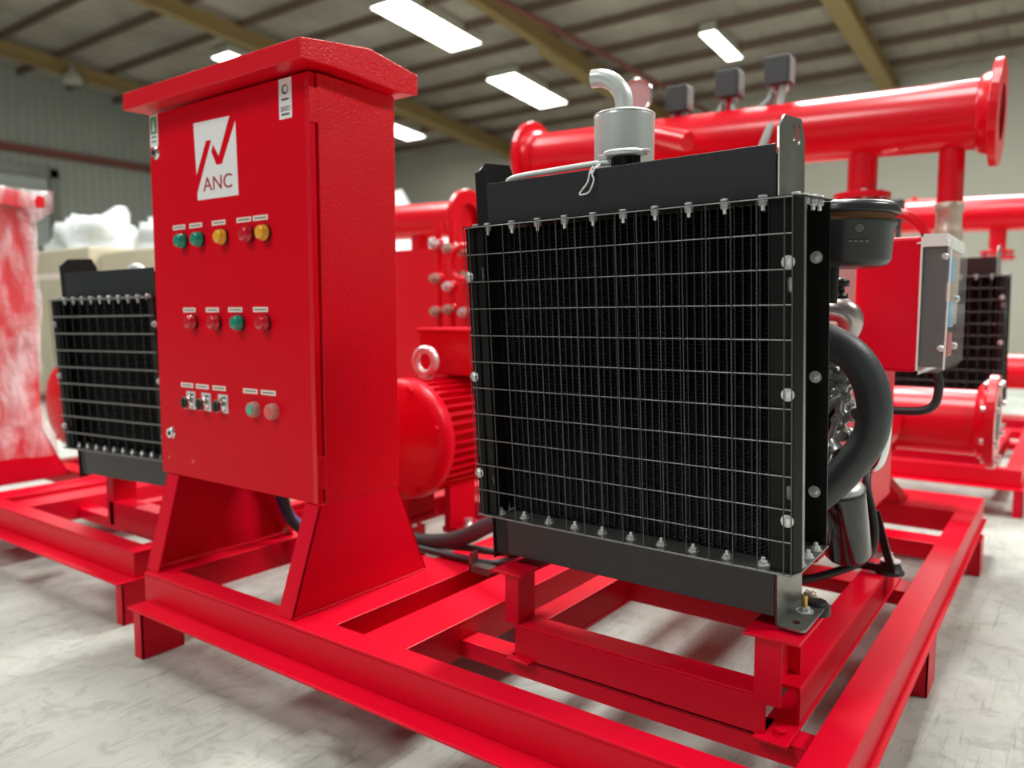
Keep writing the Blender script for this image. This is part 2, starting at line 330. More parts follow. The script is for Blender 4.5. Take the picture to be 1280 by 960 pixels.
# ------------------------------------------------------------------ skid (welded base frame)
def skid(label, withlow=True):
    r = empty('skid_frame', (0, 0, 0), label, 'skid frame')
    bv = .002
    put('front_rail', (MB().box(-2.35, -.29, 1.252, 1.325, .232, .24).box(-2.35, -.29, 1.252, 1.259, .149, .232), RED), r, bevel=bv)
    put('front_flange', (B(-2.34, -.277, 1.186, 1.300, .142, .149), RED), r, bevel=.0015)
    put('side_rail', (MB().box(-.368, -.292, 1.325, 3.62, .232, .24).box(-.299, -.292, 1.259, 3.975, .149, .232).box(-.36, -.277, 1.3, 3.975, .142, .149), RED), r, bevel=bv)
    put('side_rail', (MB().box(-2.35, -2.272, 1.325, 3.62, .232, .24).box(-2.35, -2.343, 1.259, 3.975, .149, .232).box(-2.279, -2.272, 1.33, 3.62, .149, .232), RED), r, bevel=bv)
    put('rear_rail', (MB().box(-2.35, -.292, 3.625, 3.975, .232, .24).box(-2.343, -.30, 3.625, 3.632, .149, .232).box(-2.343, -.30, 3.968, 3.975, .149, .232), RED), r, bevel=bv)
    put('cross_beam', (MB().box(-1.70, -1.532, 1.326, 3.62, .232, .2395).box(-1.539, -1.532, 1.326, 3.62, .149, .232), RED), r, bevel=bv)
    put('cross_beam', (MB().box(-1.430, -1.280, 1.326, 3.62, .232, .2395).box(-1.287, -1.280, 1.326, 3.62, .149, .232).box(-1.53, -1.282, 1.326, 3.6, .142, .149), RED), r, bevel=bv)
    put('cross_beam', (MB().box(-1.531, -1.431, 1.97, 2.3, .231, .2385), RED), r)
    put('cross_beam', (MB().box(-1.28, -.36, 1.532, 1.60, .184, .1905).box(-1.28, -.36, 1.532, 1.539, .144, .184), RED), r, bevel=bv)
    put('cross_beam', (MB().box(-1.28, -.30, 2.62, 2.74, .184, .1905).box(-1.28, -.30, 2.62, 2.627, .144, .184), RED), r, bevel=bv)
    put('cross_beam', (MB().box(-1.28, -.36, 3.2, 3.33, .196, .204).box(-1.28, -.36, 3.2, 3.207, .142, .196), RED), r, bevel=bv)
    put('cross_beam', (MB().box(-2.272, -1.70, 1.80, 1.9, .232, .2395).box(-2.272, -1.70, 1.80, 1.807, .149, .232), RED), r, bevel=bv)
    put('cross_beam', (MB().box(-2.272, -1.70, 2.6, 2.7, .232, .2395).box(-2.272, -1.70, 2.6, 2.607, .149, .232), RED), r, bevel=bv)
    for (x, y) in [(-2.302, 1.186), (-.322, 1.2), (-.325, 2.325), (-.31, 3.565), (-2.302, 2.325), (-2.302, 3.565)]:
        put('foot', (MB().box(x, x + .045, y, y + .007, 0, .142).box(x + .038, x + .045, y, y + .138, 0, .142).box(x, x + .045, y + .131, y + .138, 0, .142), RED), r, bevel=.0015)
    # weld beads
    for (a, b) in [((-1.645, 1.275, .242), (-1.645, 1.79, .242)), ((-2.375, 1.275, .242), (-2.375, 1.79, .242)), ((-2.338, 1.251, .150), (-2.05, 1.251, .150))]:
        put('weld_bead', (MB().tube([a, b], .0028, 6, sub=1), RED), r)
    return r
skidA = skid('red welded base frame under the control cabinet and the sharp black radiator in front')

# ------------------------------------------------------------------ engine sub-frame with radiator posts
def subframe(label):
    r = empty('engine_subframe', (0, 0, 0), label, 'subframe')
    put('front_beam', (MB().box(-1.10, -.472, 1.526, 1.600, .272, .280).box(-1.10, -.472, 1.526, 1.533, .191, .272).box(-1.12, -.472, 1.526, 1.60, .191, .198), RED), r, bevel=.002)
    for s, (x0, x1, xw) in enumerate([(-1.112, -1.048, -1.055), (-.492, -.424, -.431)]):
        put('side_beam', (MB().box(x0, x1, 1.60 if s else 1.60, 2.63, .272, .280).box(xw, xw + .007, 1.60, 2.63, .198, .272).box(x0, x1 + .004, 1.505, 2.74, .191, .198), RED), r, bevel=.002)
    put('rear_beam', (MB().box(-1.05, -.49, 2.04, 2.11, .272, .280).box(-1.05, -.49, 2.04, 2.047, .195, .272), RED), r, bevel=.002)
    # posts
    p = put('post', (MB().box(-1.131, -1.089, 1.526, 1.60, .280, .404)  , RED), r, bevel=.002)
    put('top_plate', (B(-1.165, -1.075, 1.515, 1.72, .404, .411), RED), p, bevel=.0015)
    p = put('post', (MB().box(-.497, -.442, 1.524, 1.531, .262, .404).box(-.473, -.466, 1.531, 1.70, .28, .404).box(-.497, -.442, 1.663, 1.670, .28, .404), RED), r, bevel=.0015)
    put('top_plate', (B(-.517, -.404, 1.508, 1.725, .404, .411), RED), p, bevel=.0015)
    for x in (-1.09, -.446):
        put('anchor_bolt', BOLT_R, r, (x, 1.56 if x < -1 else 1.548, .198)); put('anchor_bolt', BOLT_R, r, (x, 2.70, .198))
    return r
subA = subframe('red engine subframe with two posts carrying the sharp black radiator in front')

# ------------------------------------------------------------------ radiator with wire guard
def radiator(label, O, yaw, lean, roll, W=.79, H=.715, nr=11, dw=.0503, nb=10, pitch=.075, fine=True, wire_r=.00125):
    ux = Vector((math.cos(yaw) * math.cos(roll), math.sin(yaw) * math.cos(roll), -math.sin(roll)))
    up = Vector((0, -math.sin(lean), math.cos(lean))); up = (up - ux * up.dot(ux)).normalized(); vv = up.cross(ux)
    r = empty('radiator', O, label, 'radiator'); r.rotation_euler = Matrix((ux, vv, up)).transposed().to_euler()
    bl = []
    # core: flat tubes and folded fins
    t = MB(); f = MB(); cp = .0172; k = 0; u = -W + .052
    while u < -.055:
        t.box(u - .0011, u + .0011, .064, .12, .004, H - .004); u += cp
    fp = .0085 if fine else .02
    u = -W + .052
    while u < -.06:
        nz_ = int((H - .01) / fp)
        for i in range(nz_):
            z0 = .005 + i * fp; z1 = z0 + fp * .5
            a, b_ = (u + .0014, u + cp - .0014)
            f.add([(a, .0655, z0), (b_, .0655, z1), (b_, .105, z1), (a, .105, z0)], [(0, 1, 2, 3)])
            f.add([(b_, .0655, z1), (a, .0655, z0 + fp), (a, .105, z0 + fp), (b_, .105, z1)], [(0, 1, 2, 3)])
        u += cp
    tag(put('core_tubes', (t, CORE), r), None, None, kind='stuff'); tag(put('cooling_fins', (f, FIN if fine else CORE), r), None, None, kind='stuff')
    put('core_backing', (B(-W + .045, -.05, .115, .2, .003, H - .003), CORE), r)
    # tanks
    put('top_tank', (MB().box(-W + .036, -.049, .05, .053, H + .003, H + .104).box(-W + .036, -.049, .195, .198, H + .003, H + .10).box(-W + .036, -.049, .052, .197, H + .085, H + .088).box(-W + .036, -W + .039, .052, .197, H + .003, H + .1), BLKT), r, bevel=.001)
    put('bottom_tank', (MB().box(-W + .048, -.051, .052, .19, -.115, -.004), BLKT), r, bevel=.0015)
    put('tank_end_plate', (B(-W + .003, -W + .048, .056, .06, -.118, -.004), BLK), r)
    put('tank_end_plate', (B(-W + .003, -W + .037, .056, .06, H + .004, H + .10), BLK), r)
    # lugs at the sides
    def lug(u0, left):
        s = H - .715
        out = [(.05, -.132), (.058, .849 + s), (.088, .875 + s), (.185, .878 + s), (.205, .842 + s), (.205, -.132)]
        holes = [] if left else [slot(.140, .846 + s, .006, .010), slot(.168, .846 + s, .009, .011)]
        put('lifting_plate', curve_plate('lifting_plate', out, holes, .004, ZINCP if not left else BLK, ((u0, 0, 0), (0, 1, 0), (0, 0, 1), (1, 0, 0))), r)
        if left:
            put('front_lip', (MB().box(-W - .002, -W + .034, .054, .058, H + .004, H + .135), BLK), r)
    lug(-.047, False); lug(-W + .002, True)
    ft = put('foot_plate', curve_plate('foot_plate', [(-.049, .052), (.004, .052), (.010, .06), (.010, .20), (-.049, .20)], [[(-.018 + .0085 * math.cos(q * math.pi / 6), .085 + .0085 * math.sin(q * math.pi / 6)) for q in range(12)]], .005, ZINCP, ((0, 0, -.1335), (1, 0, 0), (0, 1, 0), (0, 0, 1))), r)
    fb = put('foot_bolt', (hexbolt(.0105, .009, .018), ZINC), ft, (-.02, .145, -.131))
    put('stud', (MB().cyl((0, 0, .009), (0, 0, .036), .0062, 10), YZINC), ft, (-.02, .145, -.131))
    # frame: shelves and side channels
    put('top_shelf', (MB().prism([(-W - .004, 0, H), (.0, 0, H), (.010, .03, H), (.010, .205, H), (-W - .004, .205, H)], (0, 0, .003)), BLKS), r)
    put('bottom_shelf', (MB().prism([(-W - .004, 0, -.003), (.0, 0, -.003), (.010, .03, -.003), (.010, .205, -.003), (-W - .004, .205, -.003)], (0, 0, .003)), ZINCP), r)
    s = (H - .0) / .715
    rs = [slot(-.0085, .353 * s + a, .0052, h) for a, h in ((.203 * s, .009), (-.192 * s, .009))]
    put('side_channel', curve_plate('side_channel', [(-.045, .001), (.0, .001), (.0, H - .001), (-.045, H - .001)], rs, .0022, BLKS, ((0, .012, 0), (1, 0, 0), (0, 0, 1), (0, -1, 0))), r)
    put('channel_bend', (MB().prism([(0, .011, .001), (.009, .036, .001), (.007, .036, .001), (-.002, .013, .001)], (0, 0, H - .002)), BLKS), r)
    put('rear_flange', (MB().box(-.045, .007, .200, .204, .001, H - .001), BLKS), r, bevel=.0006)
    put('channel_lip', (MB().box(-.008, .009, .034, .052, .001, H - .001), ZINCP), r, bevel=.003)
    ls = [slot(-W + .041, .353 * s + a, .0045, h) for a, h in ((.25 * s, .012), (-.262 * s, .008))]
    ls += [slot(-W + .004, .353 * s + a, .0035, h) for a, h in ((.205 * s, .008), (-.22 * s, .012))]
    put('side_channel', curve_plate('side_channel', [(-W - .004, .001), (-W + .05, .001), (-W + .05, H - .001), (-W - .004, H - .001)], ls, .0022, BLKS, ((0, .012, 0), (1, 0, 0), (0, 0, 1), (0, -1, 0))), r)
    put('channel_web', (MB().box(-W - .004, -W - .002, .013, .205, .001, H - .001).box(-W + .047, -W + .05, .013, .06, .001, H - .001).box(-W + .02, -W + .026, .006, .012, .001, H - .001), BLKS), r)
    put('bright_slot_filler', (MB().box(-.016, -.001, .018, .020, .3 * s, .62 * s).box(-W + .034, -W + .047, .018, .020, .04, .66 * s), ZINC), r)  # added pale plates stand in for lit background showing through the slots
    # wire guard: one wire per rod
    for i in range(nr + 1):
        z = H * i / nr; u0 = -W if i in (0, nr) else -W + .001
        put('guard_wire', (MB().tube([(u0, 0, z), (0.0, 0, z)] if i else [(u0, 0, z), (0, 0, z)], wire_r, 6, sub=1), WIRE), r)
    me = MB().tube([(0, -.0018, 0), (0, -.0018, H)], min(wire_r, .0011), 6, sub=1).mesh('guard_wire', WIRED)
    us = [-.0145 - 0, ]; u = -.0145 - .0515
    while u > -W + .03: us.append(u); u -= dw
    for u in us + [0.0, -W, -W + .016]: put('guard_wire', me, r, (u, 0, 0))
    # nuts along the shelves
    for i in range(nb):
        u = -.066 - i * pitch
        put('shelf_nut', BOLT_S if fine else BOLT_N, r, (u, .03, 0), ROT['+z']); put('bolt_head', BOLT_H, r, (u, .03, -.003), ROT['-z'])
        put('bolt_head', BOLT_H, r, (u, .03, H + .003), ROT['+z']); put('shelf_nut', BOLT_N, r, (u, .03, H), ROT['-z'])
    put('bolt_head', BOLT_H, r, (-W + .012, .03, H + .003), ROT['+z'])
    for v in (.035, .085, .135, .175):
        put('bolt_head', BOLT_H, r, (-.006, v, H + .003), ROT['+z']); put('shelf_nut', BOLT_N, r, (-.006, v, H), ROT['-z'])
        if v < .15: put('shelf_nut', BOLT_S, r, (-.004, v + .03, 0), ROT['+z'])
    for z in (.105 * s, .351 * s, .598 * s):
        for u in (-.0115, -W + .001): put('guard_bolt', BOLT_L, r, (u, .0105, z), ROT['-y'])
    for z in (.115 * s, .36 * s, .605 * s): put('channel_nut', BOLT_M, r, (-.0185, .200, z), ROT['-y'])
    # fan shroud behind the core
    put('fan_shroud', (MB().box(-W + .05, -.05, .2, .23, .02, H - .02).lathe((-W / 2, .23, H / 2), (0, 1, 0), [(0, .33 * s), (.09, .30 * s)], 32), BLK), r)
    return r
radA = radiator('large black radiator behind a silver wire guard, in sharp focus on red posts at front', (-.419, 1.49, .55), -.038, .067, -.005)

# radiator fittings standing above the tank
capr = empty('filler_cap'); capr.parent = radA; capr['label'] = 'silver filler cap on a black neck'
def radw(u, v, w):
    return radA.matrix_basis @ Vector((u, v, w))
bpy.context.view_layer.update()
c0 = radw(-.402, .11, .805)
capr.location = (-.402, .11, .805); capr.scale = (1.35, 1.35, 1.15)
put('filler_neck', (MB().lathe((0, 0, 0), (0, 0, 1), [(0, .027), (.003, .027), (.004, .0215), (.034, .0215)], 20), BLK), capr)
b = MB()
for i in range(12):
    a = i * math.pi / 6; b.tube([(.0215 * math.cos(a), .0215 * math.sin(a), .006), (.0215 * math.cos(a), .0215 * math.sin(a), .033)], .0022, 6, sub=1)
put('neck_ribs', (b, BLK), capr)
put('cap_disc', (MB().lathe((0, 0, .034), (.05, 0, 1), [(0, .033), (.002, .0365), (.009, .0365), (.012, .030), (.0135, .012)], 28).box(-.048, -.03, -.008, .008, .033, .043).box(.03, .042, -.008, .008, .037, .043), ZINC), capr, bevel=.001)
ch = MB()
for i in range(9):
    c = Vector((-.046 + .0012 * i, -.006 * i, .030 - .0030 * i)); rr = .0042
    P = [c + Vector((rr * math.cos(q * math.pi / 4) * (1 if i % 2 else .3), rr * .9 * math.sin(q * math.pi / 4) * (.3 if i % 2 else 1), rr * math.sin(q * math.pi / 4) * .8)) for q in range(8)]
    ch.tube(P, .0009, 5, sub=1, closed=True)
put('retaining_chain', (ch, ZINC), capr)
tg = empty('white_cord_loop', radw(-.447, .046, .812), 'looped white cord hanging from the radiator cap over the black tank', 'cord')
put('cord', (MB().tube([(0, 0, .012), (-.006, -.004, .0), (-.012, -.004, -.022), (-.030, -.006, -.044), (-.022, -.006, -.047), (-.006, -.005, -.042), (.004, -.004, -.018), (-.0, -.004, -.006), (.006, 0, .010)], .0019, 8, closed=False), PLW), tg)
ot = tag(put('overflow_tube', (MB().tube([radw(-.725, .10, .803), radw(-.728, .10, .822), radw(-.700, .10, .833), radw(-.58, .10, .836), radw(-.47, .105, .838), radw(-.435, .108, .836)], .0068, 12), PLW)), 'translucent white overflow tube lying along the black radiator top', 'tube')
# exhaust silencer
ex = empty('exhaust_silencer', radw(-.518, .30, .80), 'silver exhaust can with curved tail pipe rising behind the black radiator', 'exhaust')
put('can', (MB().lathe((0, 0, 0), (0, 0, 1), [(0, .055), (.01, .07), (.03, .073), (.165, .0745), (.176, .0745), (.179, .070), (.180, .03)], 40), SILV), ex)
put('rim', (MB().tube([(.0745 * math.cos(q * math.pi / 12), .0745 * math.sin(q * math.pi / 12), .174) for q in range(24)], .002, 6, sub=1, closed=True), SILV), ex)
tp = MB(); path = [(-.002, 0, .178), (-.002, 0, .205), (-.008, -.002, .232), (-.028, -.006, .258), (-.055, -.012, .272), (-.083, -.018, .274)]
tp.tube(path, .0222, 20); tp.sm[-1] = False
tp.f.pop(); tp.sm.pop(); tp.f.pop(); tp.sm.pop()
put('tail_pipe', (tp, SILV), ex)
tb = MB().tube(path[2:], .0200, 20); tb.f = [tuple(reversed(f)) for f in tb.f[:-2]]; tb.sm = tb.sm[:-2]
put('pipe_bore', (tb, SILV), ex)
put('down_pipe', (MB().cyl((0, 0, -.30), (0, 0, .002), .03, 16), SILV), ex)
# air filter
af = empty('air_filter', radw(-.02, .415, .58), 'round dark grey air filter with brown band beside the black radiator', 'air filter')
af.rotation_euler = (0, math.radians(1.5), 0)
put('bowl', (MB().lathe((0, 0, 0), (0, 0, 1), [(0, .062), (.006, .084), (.018, .0925), (.088, .0945), (.094, .100), (.098, .100)], 48), FILT), af)
put('paper_band', (MB().lathe((0, 0, .098), (0, 0, 1), [(0, .093), (.016, .093)], 48), BROWN), af)
put('lid', (MB().lathe((0, 0, .114), (0, 0, 1), [(0, .098), (.002, .105), (.006, .1065), (.010, .1035), (.013, .104), (.020, .100), (.026, .092), (.028, .05)], 48), FILT), af)
put('stem', (MB().cyl((-.035, 0, -.08), (-.035, 0, .002), .022, 16), BLK), af)
em = MB()
for i in range(5):
    for j in range(5):
        if (i - 2) ** 2 + (j - 2) ** 2 < 6: em.box(-.0012 + (i - 2) * .0034, .0012 + (i - 2) * .0034, -.096, -.0955, .0708 + j * .0034, .0732 + j * .0034)
for i in range(4): em.box(-.020 + i * .011, -.013 + i * .011, -.096, -.0955, .050, .053)
e_ = put('embossed_mark', (em, GREYL), af); e_.rotation_euler = (0, 0, .46)

# ------------------------------------------------------------------ radiator hose, engine
tag(put('radiator_hose', (MB().tube([(-.62, 1.80, 1.01), (-.52, 1.88, 1.005), (-.465, 1.90, .99), (-.412, 1.905, .955), (-.380, 1.91, .905), (-.366, 1.91, .855), (-.364, 1.91, .815), (-.375, 1.91, .763), (-.406, 1.905, .708), (-.446, 1.90, .655), (-.50, 1.88, .60), (-.56, 1.8, .56)], .0385, 24, sub=8), RUB)), 'thick grey black rubber radiator hose bulging out beside the radiator', 'hose')
eng = empty('engine', (-.76, 2.3, .28), 'diesel engine with silver castings half hidden behind the sharp black radiator', 'engine')
W_ = lambda x, y, z: (x + .76, y - 2.3, z - .28)
def E(b):  # world to engine-local
    b.v = [W_(*p) for p in b.v]; return b
put('block', (E(MB().box(-1.02, -.50, 2.0, 2.95, .42, .88).box(-.98, -.55, 2.05, 2.9, .88, 1.02).box(-.95, -.58, 2.1, 2.8, .34, .42)), RED), eng, bevel=.012)
tc_ = E(MB().box(-.98, -.46, 1.96, 2.0, .56, .99)); put('timing_cover', (tc_, ALU), eng, bevel=.01)
cl = MB()
R_ = random.Random(3)
for i in range(80):
    z = .60 + R_.random() * .38; x = -.50 + R_.random() * (.075 - 1.1 * (z - .80) ** 2); y = 1.93 + R_.random() * .05; q = R_.random()
    if q < .5: cl.lathe((x, y, z), (0, -1, 0), [(0, .014), (.02, .014), (.02, .008), (.03, .008)], 8 if q < .25 else 6, q < .25)
    elif q < .8: cl.lathe((x, y, z), (R_.random() - .3, -.4, R_.random() - .5), [(0, .012), (.03, .011), (.032, .016), (.045, .016)], 10)
    else: cl.tube([(x, y, z), (x + .01, y - .03, z + .02), (x + .03, y - .03, z + .03)], .006, 8, sub=3)
put('castings_and_bolts', (E(cl), ALU), eng)
put('bracket_arm', (E(MB().tube([(-.50, 1.95, .62), (-.462, 1.93, .74), (-.442, 1.93, .83), (-.44, 1.94, .92)], .012, 8)), ALU), eng)
put('dark_strut', (E(MB().box(-.475, -.450, 1.955, 1.965, .66, .83)), BLK), eng)
pl = E(MB().lathe((-.76, 1.95, .78), (0, -1, 0), [(0, .12), (.012, .12), (.016, .11), (.024, .11), (.028, .12), (.04, .12), (.04, .03), (.06, .03)], 32)); put('pulley', (pl, BLK), eng)
put('inlet_elbow', (E(MB().tube([(-.62, 2.12, 1.07), (-.53, 2.1, 1.068), (-.485, 2.1, 1.062), (-.468, 2.11, 1.04), (-.48, 2.13, 1.01), (-.52, 2.16, .985)], .032, 16)), mat('reflected_red_casting', (.5, .42, .42), .28, metal=.9)), eng)  # reddish base colour stands in for red reflections on the silver metal
put('elbow_clamp', (E(MB().tube([(-.545, 2.1 + .037 * math.cos(q * math.pi / 8), 1.068 + .037 * math.sin(q * math.pi / 8)) for q in range(16)], .005, 6, sub=1, closed=True)), ZINC), eng)
put('vent_fitting', (E(MB().lathe((-.475, 2.02, 1.09), (0, 0, 1), [(0, .02), (.012, .02), (.012, .012), (.03, .012), (.03, .022), (.045, .022), (.05, .01)], 16)), BLK), eng)
put('chrome_return_pipe', (E(MB().tube([(-.408, 2.3, .80), (-.409, 2.3, .715), (-.418, 2.3, .66), (-.435, 2.3, .632), (-.475, 2.3, .615), (-.53, 2.3, .60)], .0155, 14)), CHROME), eng)
of = empty('oil_filter', (-.435, 2.04, .448), 'black oil filter canister with silver domed top below the rubber hose', 'oil filter')
of.rotation_euler = (math.radians(17), math.radians(-4), 0)
put('canister', (MB().lathe((0, 0, 0), (0, 0, 1), [(0, .050), (.01, .056), (.178, .056), (.186, .053)], 36), mat('gloss_black_can', (.01, .01, .011), .12, coat=.8)), of)
put('dome', (MB().lathe((0, 0, .184), (0, 0, 1), [(0, .053), (.01, .050), (.018, .040), (.020, .030), (.023, .012)], 36), ZINC), of)
put('seal_ring', (MB().tube([(.055 * math.cos(q * math.pi / 12), .055 * math.sin(q * math.pi / 12), .184) for q in range(24)], .0035, 6, sub=1, closed=True), RUBD), of)
tag(put('corrugated_conduit', (MB().tube([(-.425, 2.2, .70), (-.415, 2.12, .62), (-.398, 2.1, .56), (-.388, 2.1, .50), (-.395, 2.1, .45), (-.42, 2.08, .42), (-.46, 2.05, .40), (-.51, 2.0, .385), (-.58, 1.95, .37)], .0105, 10, sub=16, rip=.13), RUBD)), 'thin black corrugated conduit curling under the oil filter', 'conduit')
em_ = empty('engine_mount', (-.445, 2.5, .28), 'black triangular engine mount on the red side beam', 'mount')
put('triangle_bracket', curve_plate('triangle_bracket', [(-.10, .008), (.085, .008), (.09, .02), (.0, .19), (-.03, .19)], [[(-.05, .03), (.045, .03), (-.008, .125)]], .012, BLK, ((.0, -.03, 0), (.55, 0, 0), (0, 0, 1), (0, -1, 0))), em_)
put('rubber_pad', (MB().lathe((.03, 0, 0), (0, 0, 1), [(0, .040), (.008, .040), (.012, .034), (.03, .028), (.036, .024)], 24), RUBD), em_)
put('mount_disc', (MB().lathe((.03, 0, .036), (0, 0, 1), [(0, .028), (.004, .028)], 24), ZINC), em_)
put('mount_bolt', BOLT_B, em_, (.03, 0, .04))
se = empty('sensor_plug', (-.43, 1.74, .415), 'small brass and black sensor plug on a cable behind the right post', 'sensor')
put('brass_body', (MB().lathe((-.03, 0, .02), (1, 0, -.45), [(0, .010), (.012, .010), (.012, .014), (.022, .014), (.022, .009), (.032, .009)], 12), BRASS), se)
put('black_tip', (MB().lathe((.0, 0, .006), (1, 0, -.45), [(0, .010), (.026, .0085), (.028, .006)], 12), RUBD), se)
rm = empty('rubber_isolator', (-.423, 1.665, .411), 'grey round rubber isolator behind the radiator foot bolt', 'rubber mount')
put('pad', (MB().lathe((0.004, .03, 0), (0, 0, 1), [(0, .026), (.006, .027), (.02, .024), (.028, .018)], 20), RUBD), rm)

# ------------------------------------------------------------------ engine control box
cbx = empty('engine_control_box', (-.46, 2.7, .88), 'red engine control box with a clear protruding cover on its side', 'control box')
C_ = lambda b: (setattr(b, 'v', [(x + .46, y - 2.7, z - .88) for x, y, z in b.v]), b)[1]
put('housing', (C_(MB().box(-.545, -.368, 2.50, 2.92, .885, 1.275)), RED), cbx, bevel=.01)
put('trim_frame', (C_(MB().box(-.371, -.366, 2.494, 2.926, .878, .890).box(-.371, -.366, 2.494, 2.926, 1.272, 1.282).box(-.371, -.366, 2.494, 2.502, .878, 1.282)), PLW), cbx)
put('panel_face', (C_(MB().box(-.368, -.362, 2.52, 2.9, .90, 1.26)), PCB), cbx)
lid = MB().prism([(-.366, 2.50, .885), (-.366, 2.50, 1.275), (-.31, 2.50, 1.275), (-.296, 2.50, 1.262), (-.296, 2.50, .905), (-.312, 2.50, .885)], (0, .41, 0))
put('clear_cover', (C_(lid), POLY), cbx, bevel=.004)
put('cover_edge', (C_(MB().box(-.366, -.305, 2.494, 2.90, 1.244, 1.280).tube([(-.30, 2.498, .895), (-.294, 2.498, 1.262)], .0028, 6, sub=1).tube([(-.382, 2.498, 1.255), (-.30, 2.498, 1.255)], .0022, 6, sub=1)), PLW), cbx)
put('cover_front', (C_(MB().box(-.362, -.305, 2.512, 2.516, .90, 1.246)), PCB), cbx)
for z in (1.19, 1.06):
    g = put('blue_display', (C_(MB().box(-.36, -.3, 2.56, 2.66, z - .045, z + .03)), BLUEP), cbx, bevel=.004)
put('red_relay', (C_(MB().box(-.36, -.3, 2.56, 2.66, .93, 1.0)), REDL), cbx, bevel=.004)
for (y_, z) in ((2.56, 1.215), (2.56, .955), (2.80, .955), (2.8, 1.1)): put('cover_screw', (C_(MB().lathe((-.31, y_ - .05, z), (0, -1, 0) if y_ < 2.6 else (1, 0, 0), [(0, .010), (.01, .010), (.014, .006)], 12)), ZINC), cbx)
tag(put('box_cable', (MB().tube([(-.318, 2.52, .890), (-.312, 2.52, .85), (-.318, 2.52, .80), (-.345, 2.52, .775), (-.40, 2.52, .768), (-.46, 2.52, .772), (-.6, 2.5, .80)], .0125, 14), RUBD)), 'bent black cable leaving the bottom of the red control box', 'cable')
tag(put('box_stand', (MB().box(-.62, -.565, 2.62, 2.63, .28, 1.36).box(-.62, -.54, 2.62, 2.86, 1.2, 1.206), WALLG)), 'grey flat support plate between the air filter and control box', 'support')

# ------------------------------------------------------------------ pump, suction pipe, header
def flange_prof(rp, rf, t=.03): return [(0, rp), (0, rf), (t, rf), (t, rp)]
def flange(b, p, d, rp, rf, t=.03, seg=36): b.lathe(p, d, [(0, rp * .8), (0, rf - .003), (.003, rf), (t - .003, rf), (t, rf - .003), (t, rp * .8)], seg, False, cap=False); return b
def flange_bolts(parent, p, d, rb, n, t):
    p = Vector(p); d = Vector(d).normalized(); t0 = Vector((0, 0, 1)) if abs(d.z) < .9 else Vector((1, 0, 0)); u = d.cross(t0).normalized(); v = d.cross(u)
    me = MB().lathe((0, 0, 0), (0, 0, 1), [(0, .012), (t + .03, .012)], 6, False).mesh('flange_bolt', ZINC)
    q = d.to_track_quat('Z', 'Y').to_euler()
    for i in range(n):
        a = 2 * math.pi * (i + .5) / n; put('flange_bolt', me, parent, p + (u * math.cos(a) + v * math.sin(a)) * rb - d * .015, q)
pump = empty('pump', (-.85, 3.72, .24), 'red split case pump on bracket feet with side suction flange', 'pump')
P_ = lambda b: (setattr(b, 'v', [(x + .85, y - 3.72, z - .24) for x, y, z in b.v]), b)[1]
put('casing', (P_(MB().lathe((-.86, 3.52, .60), (0, 1, 0), [(0, .10), (.03, .20), (.08, .245), (.30, .245), (.36, .2), (.40, .10)], 40)), REDP), pump)
put('suction_nozzle', (P_(MB().lathe((-.80, 3.72, .605), (1, 0, 0), [(0, .15), (.12, .137), (.50, .137)], 40)), REDP), pump)
b = MB(); flange(b, (-.275, 3.72, .613), (1, 0, 0), .137, .195, .034); put('suction_flange', (P_(b.lathe((-.315, 3.72, .613), (1, 0, 0), [(0, .139), (.01, .155), (.04, .16)], 36, cap=False)), REDP), pump)
flange_bolts(pump, (-.275 + .85, 0, .613 - .24), (1, 0, 0), .168, 8, .034)
put('flange_bore', (P_(MB().lathe((-.2405, 3.72, .613), (1, 0, 0), [(0, .11), (-.05, .105)], 32, cap=True)), RUBD), pump)
put('bearing_housing', (P_(MB().lathe((-.72, 3.20, .60), (0, 1, 0), [(0, .06), (.02, .09), (.18, .09), (.20, .12), (.24, .12), (.34, .15)], 28)), REDP), pump)
leg = [(-.78, 3.62, .24), (-.57, 3.62, .24), (-.575, 3.62, .275), (-.63, 3.62, .33), (-.655, 3.62, .40), (-.60, 3.62, .48), (-.60, 3.62, .66), (-.78, 3.62, .70)]
put('bracket_foot', (P_(MB().prism(leg, (0, .05, 0)).box(-.78, -.57, 3.62, 3.80, .24, .262).prism([(-.655, 3.615, .40), (-.625, 3.615, .33), (-.568, 3.615, .27), (-.585, 3.615, .262), (-.64, 3.615, .32), (-.675, 3.615, .39)], (0, .12, 0))), RED), pump, bevel=.006)
put('foot_bolt', (MB().lathe((0, 0, 0), (0, 0, 1), [(0, .022), (.006, .022), (.006, .015), (.026, .015), (.026, .009), (.036, .009)], 10), ZINC), pump, (.175, -.07, .022))
for (dx, dz) in ((.095, .12), (.11, .075), (.095, .035)): put('side_nut', (MB().lathe((0, 0, 0), (0, -1, 0), [(0, .02), (.008, .02), (.008, .013), (.03, .013)], 8), ZINC), pump, (dx, -.12, dz))
put('discharge_nozzle', (P_(MB().lathe((-.795, 3.72, .82), (0, 0, 1), [(0, .10), (.25, .075), (.60, .075)], 28)), REDP), pump)

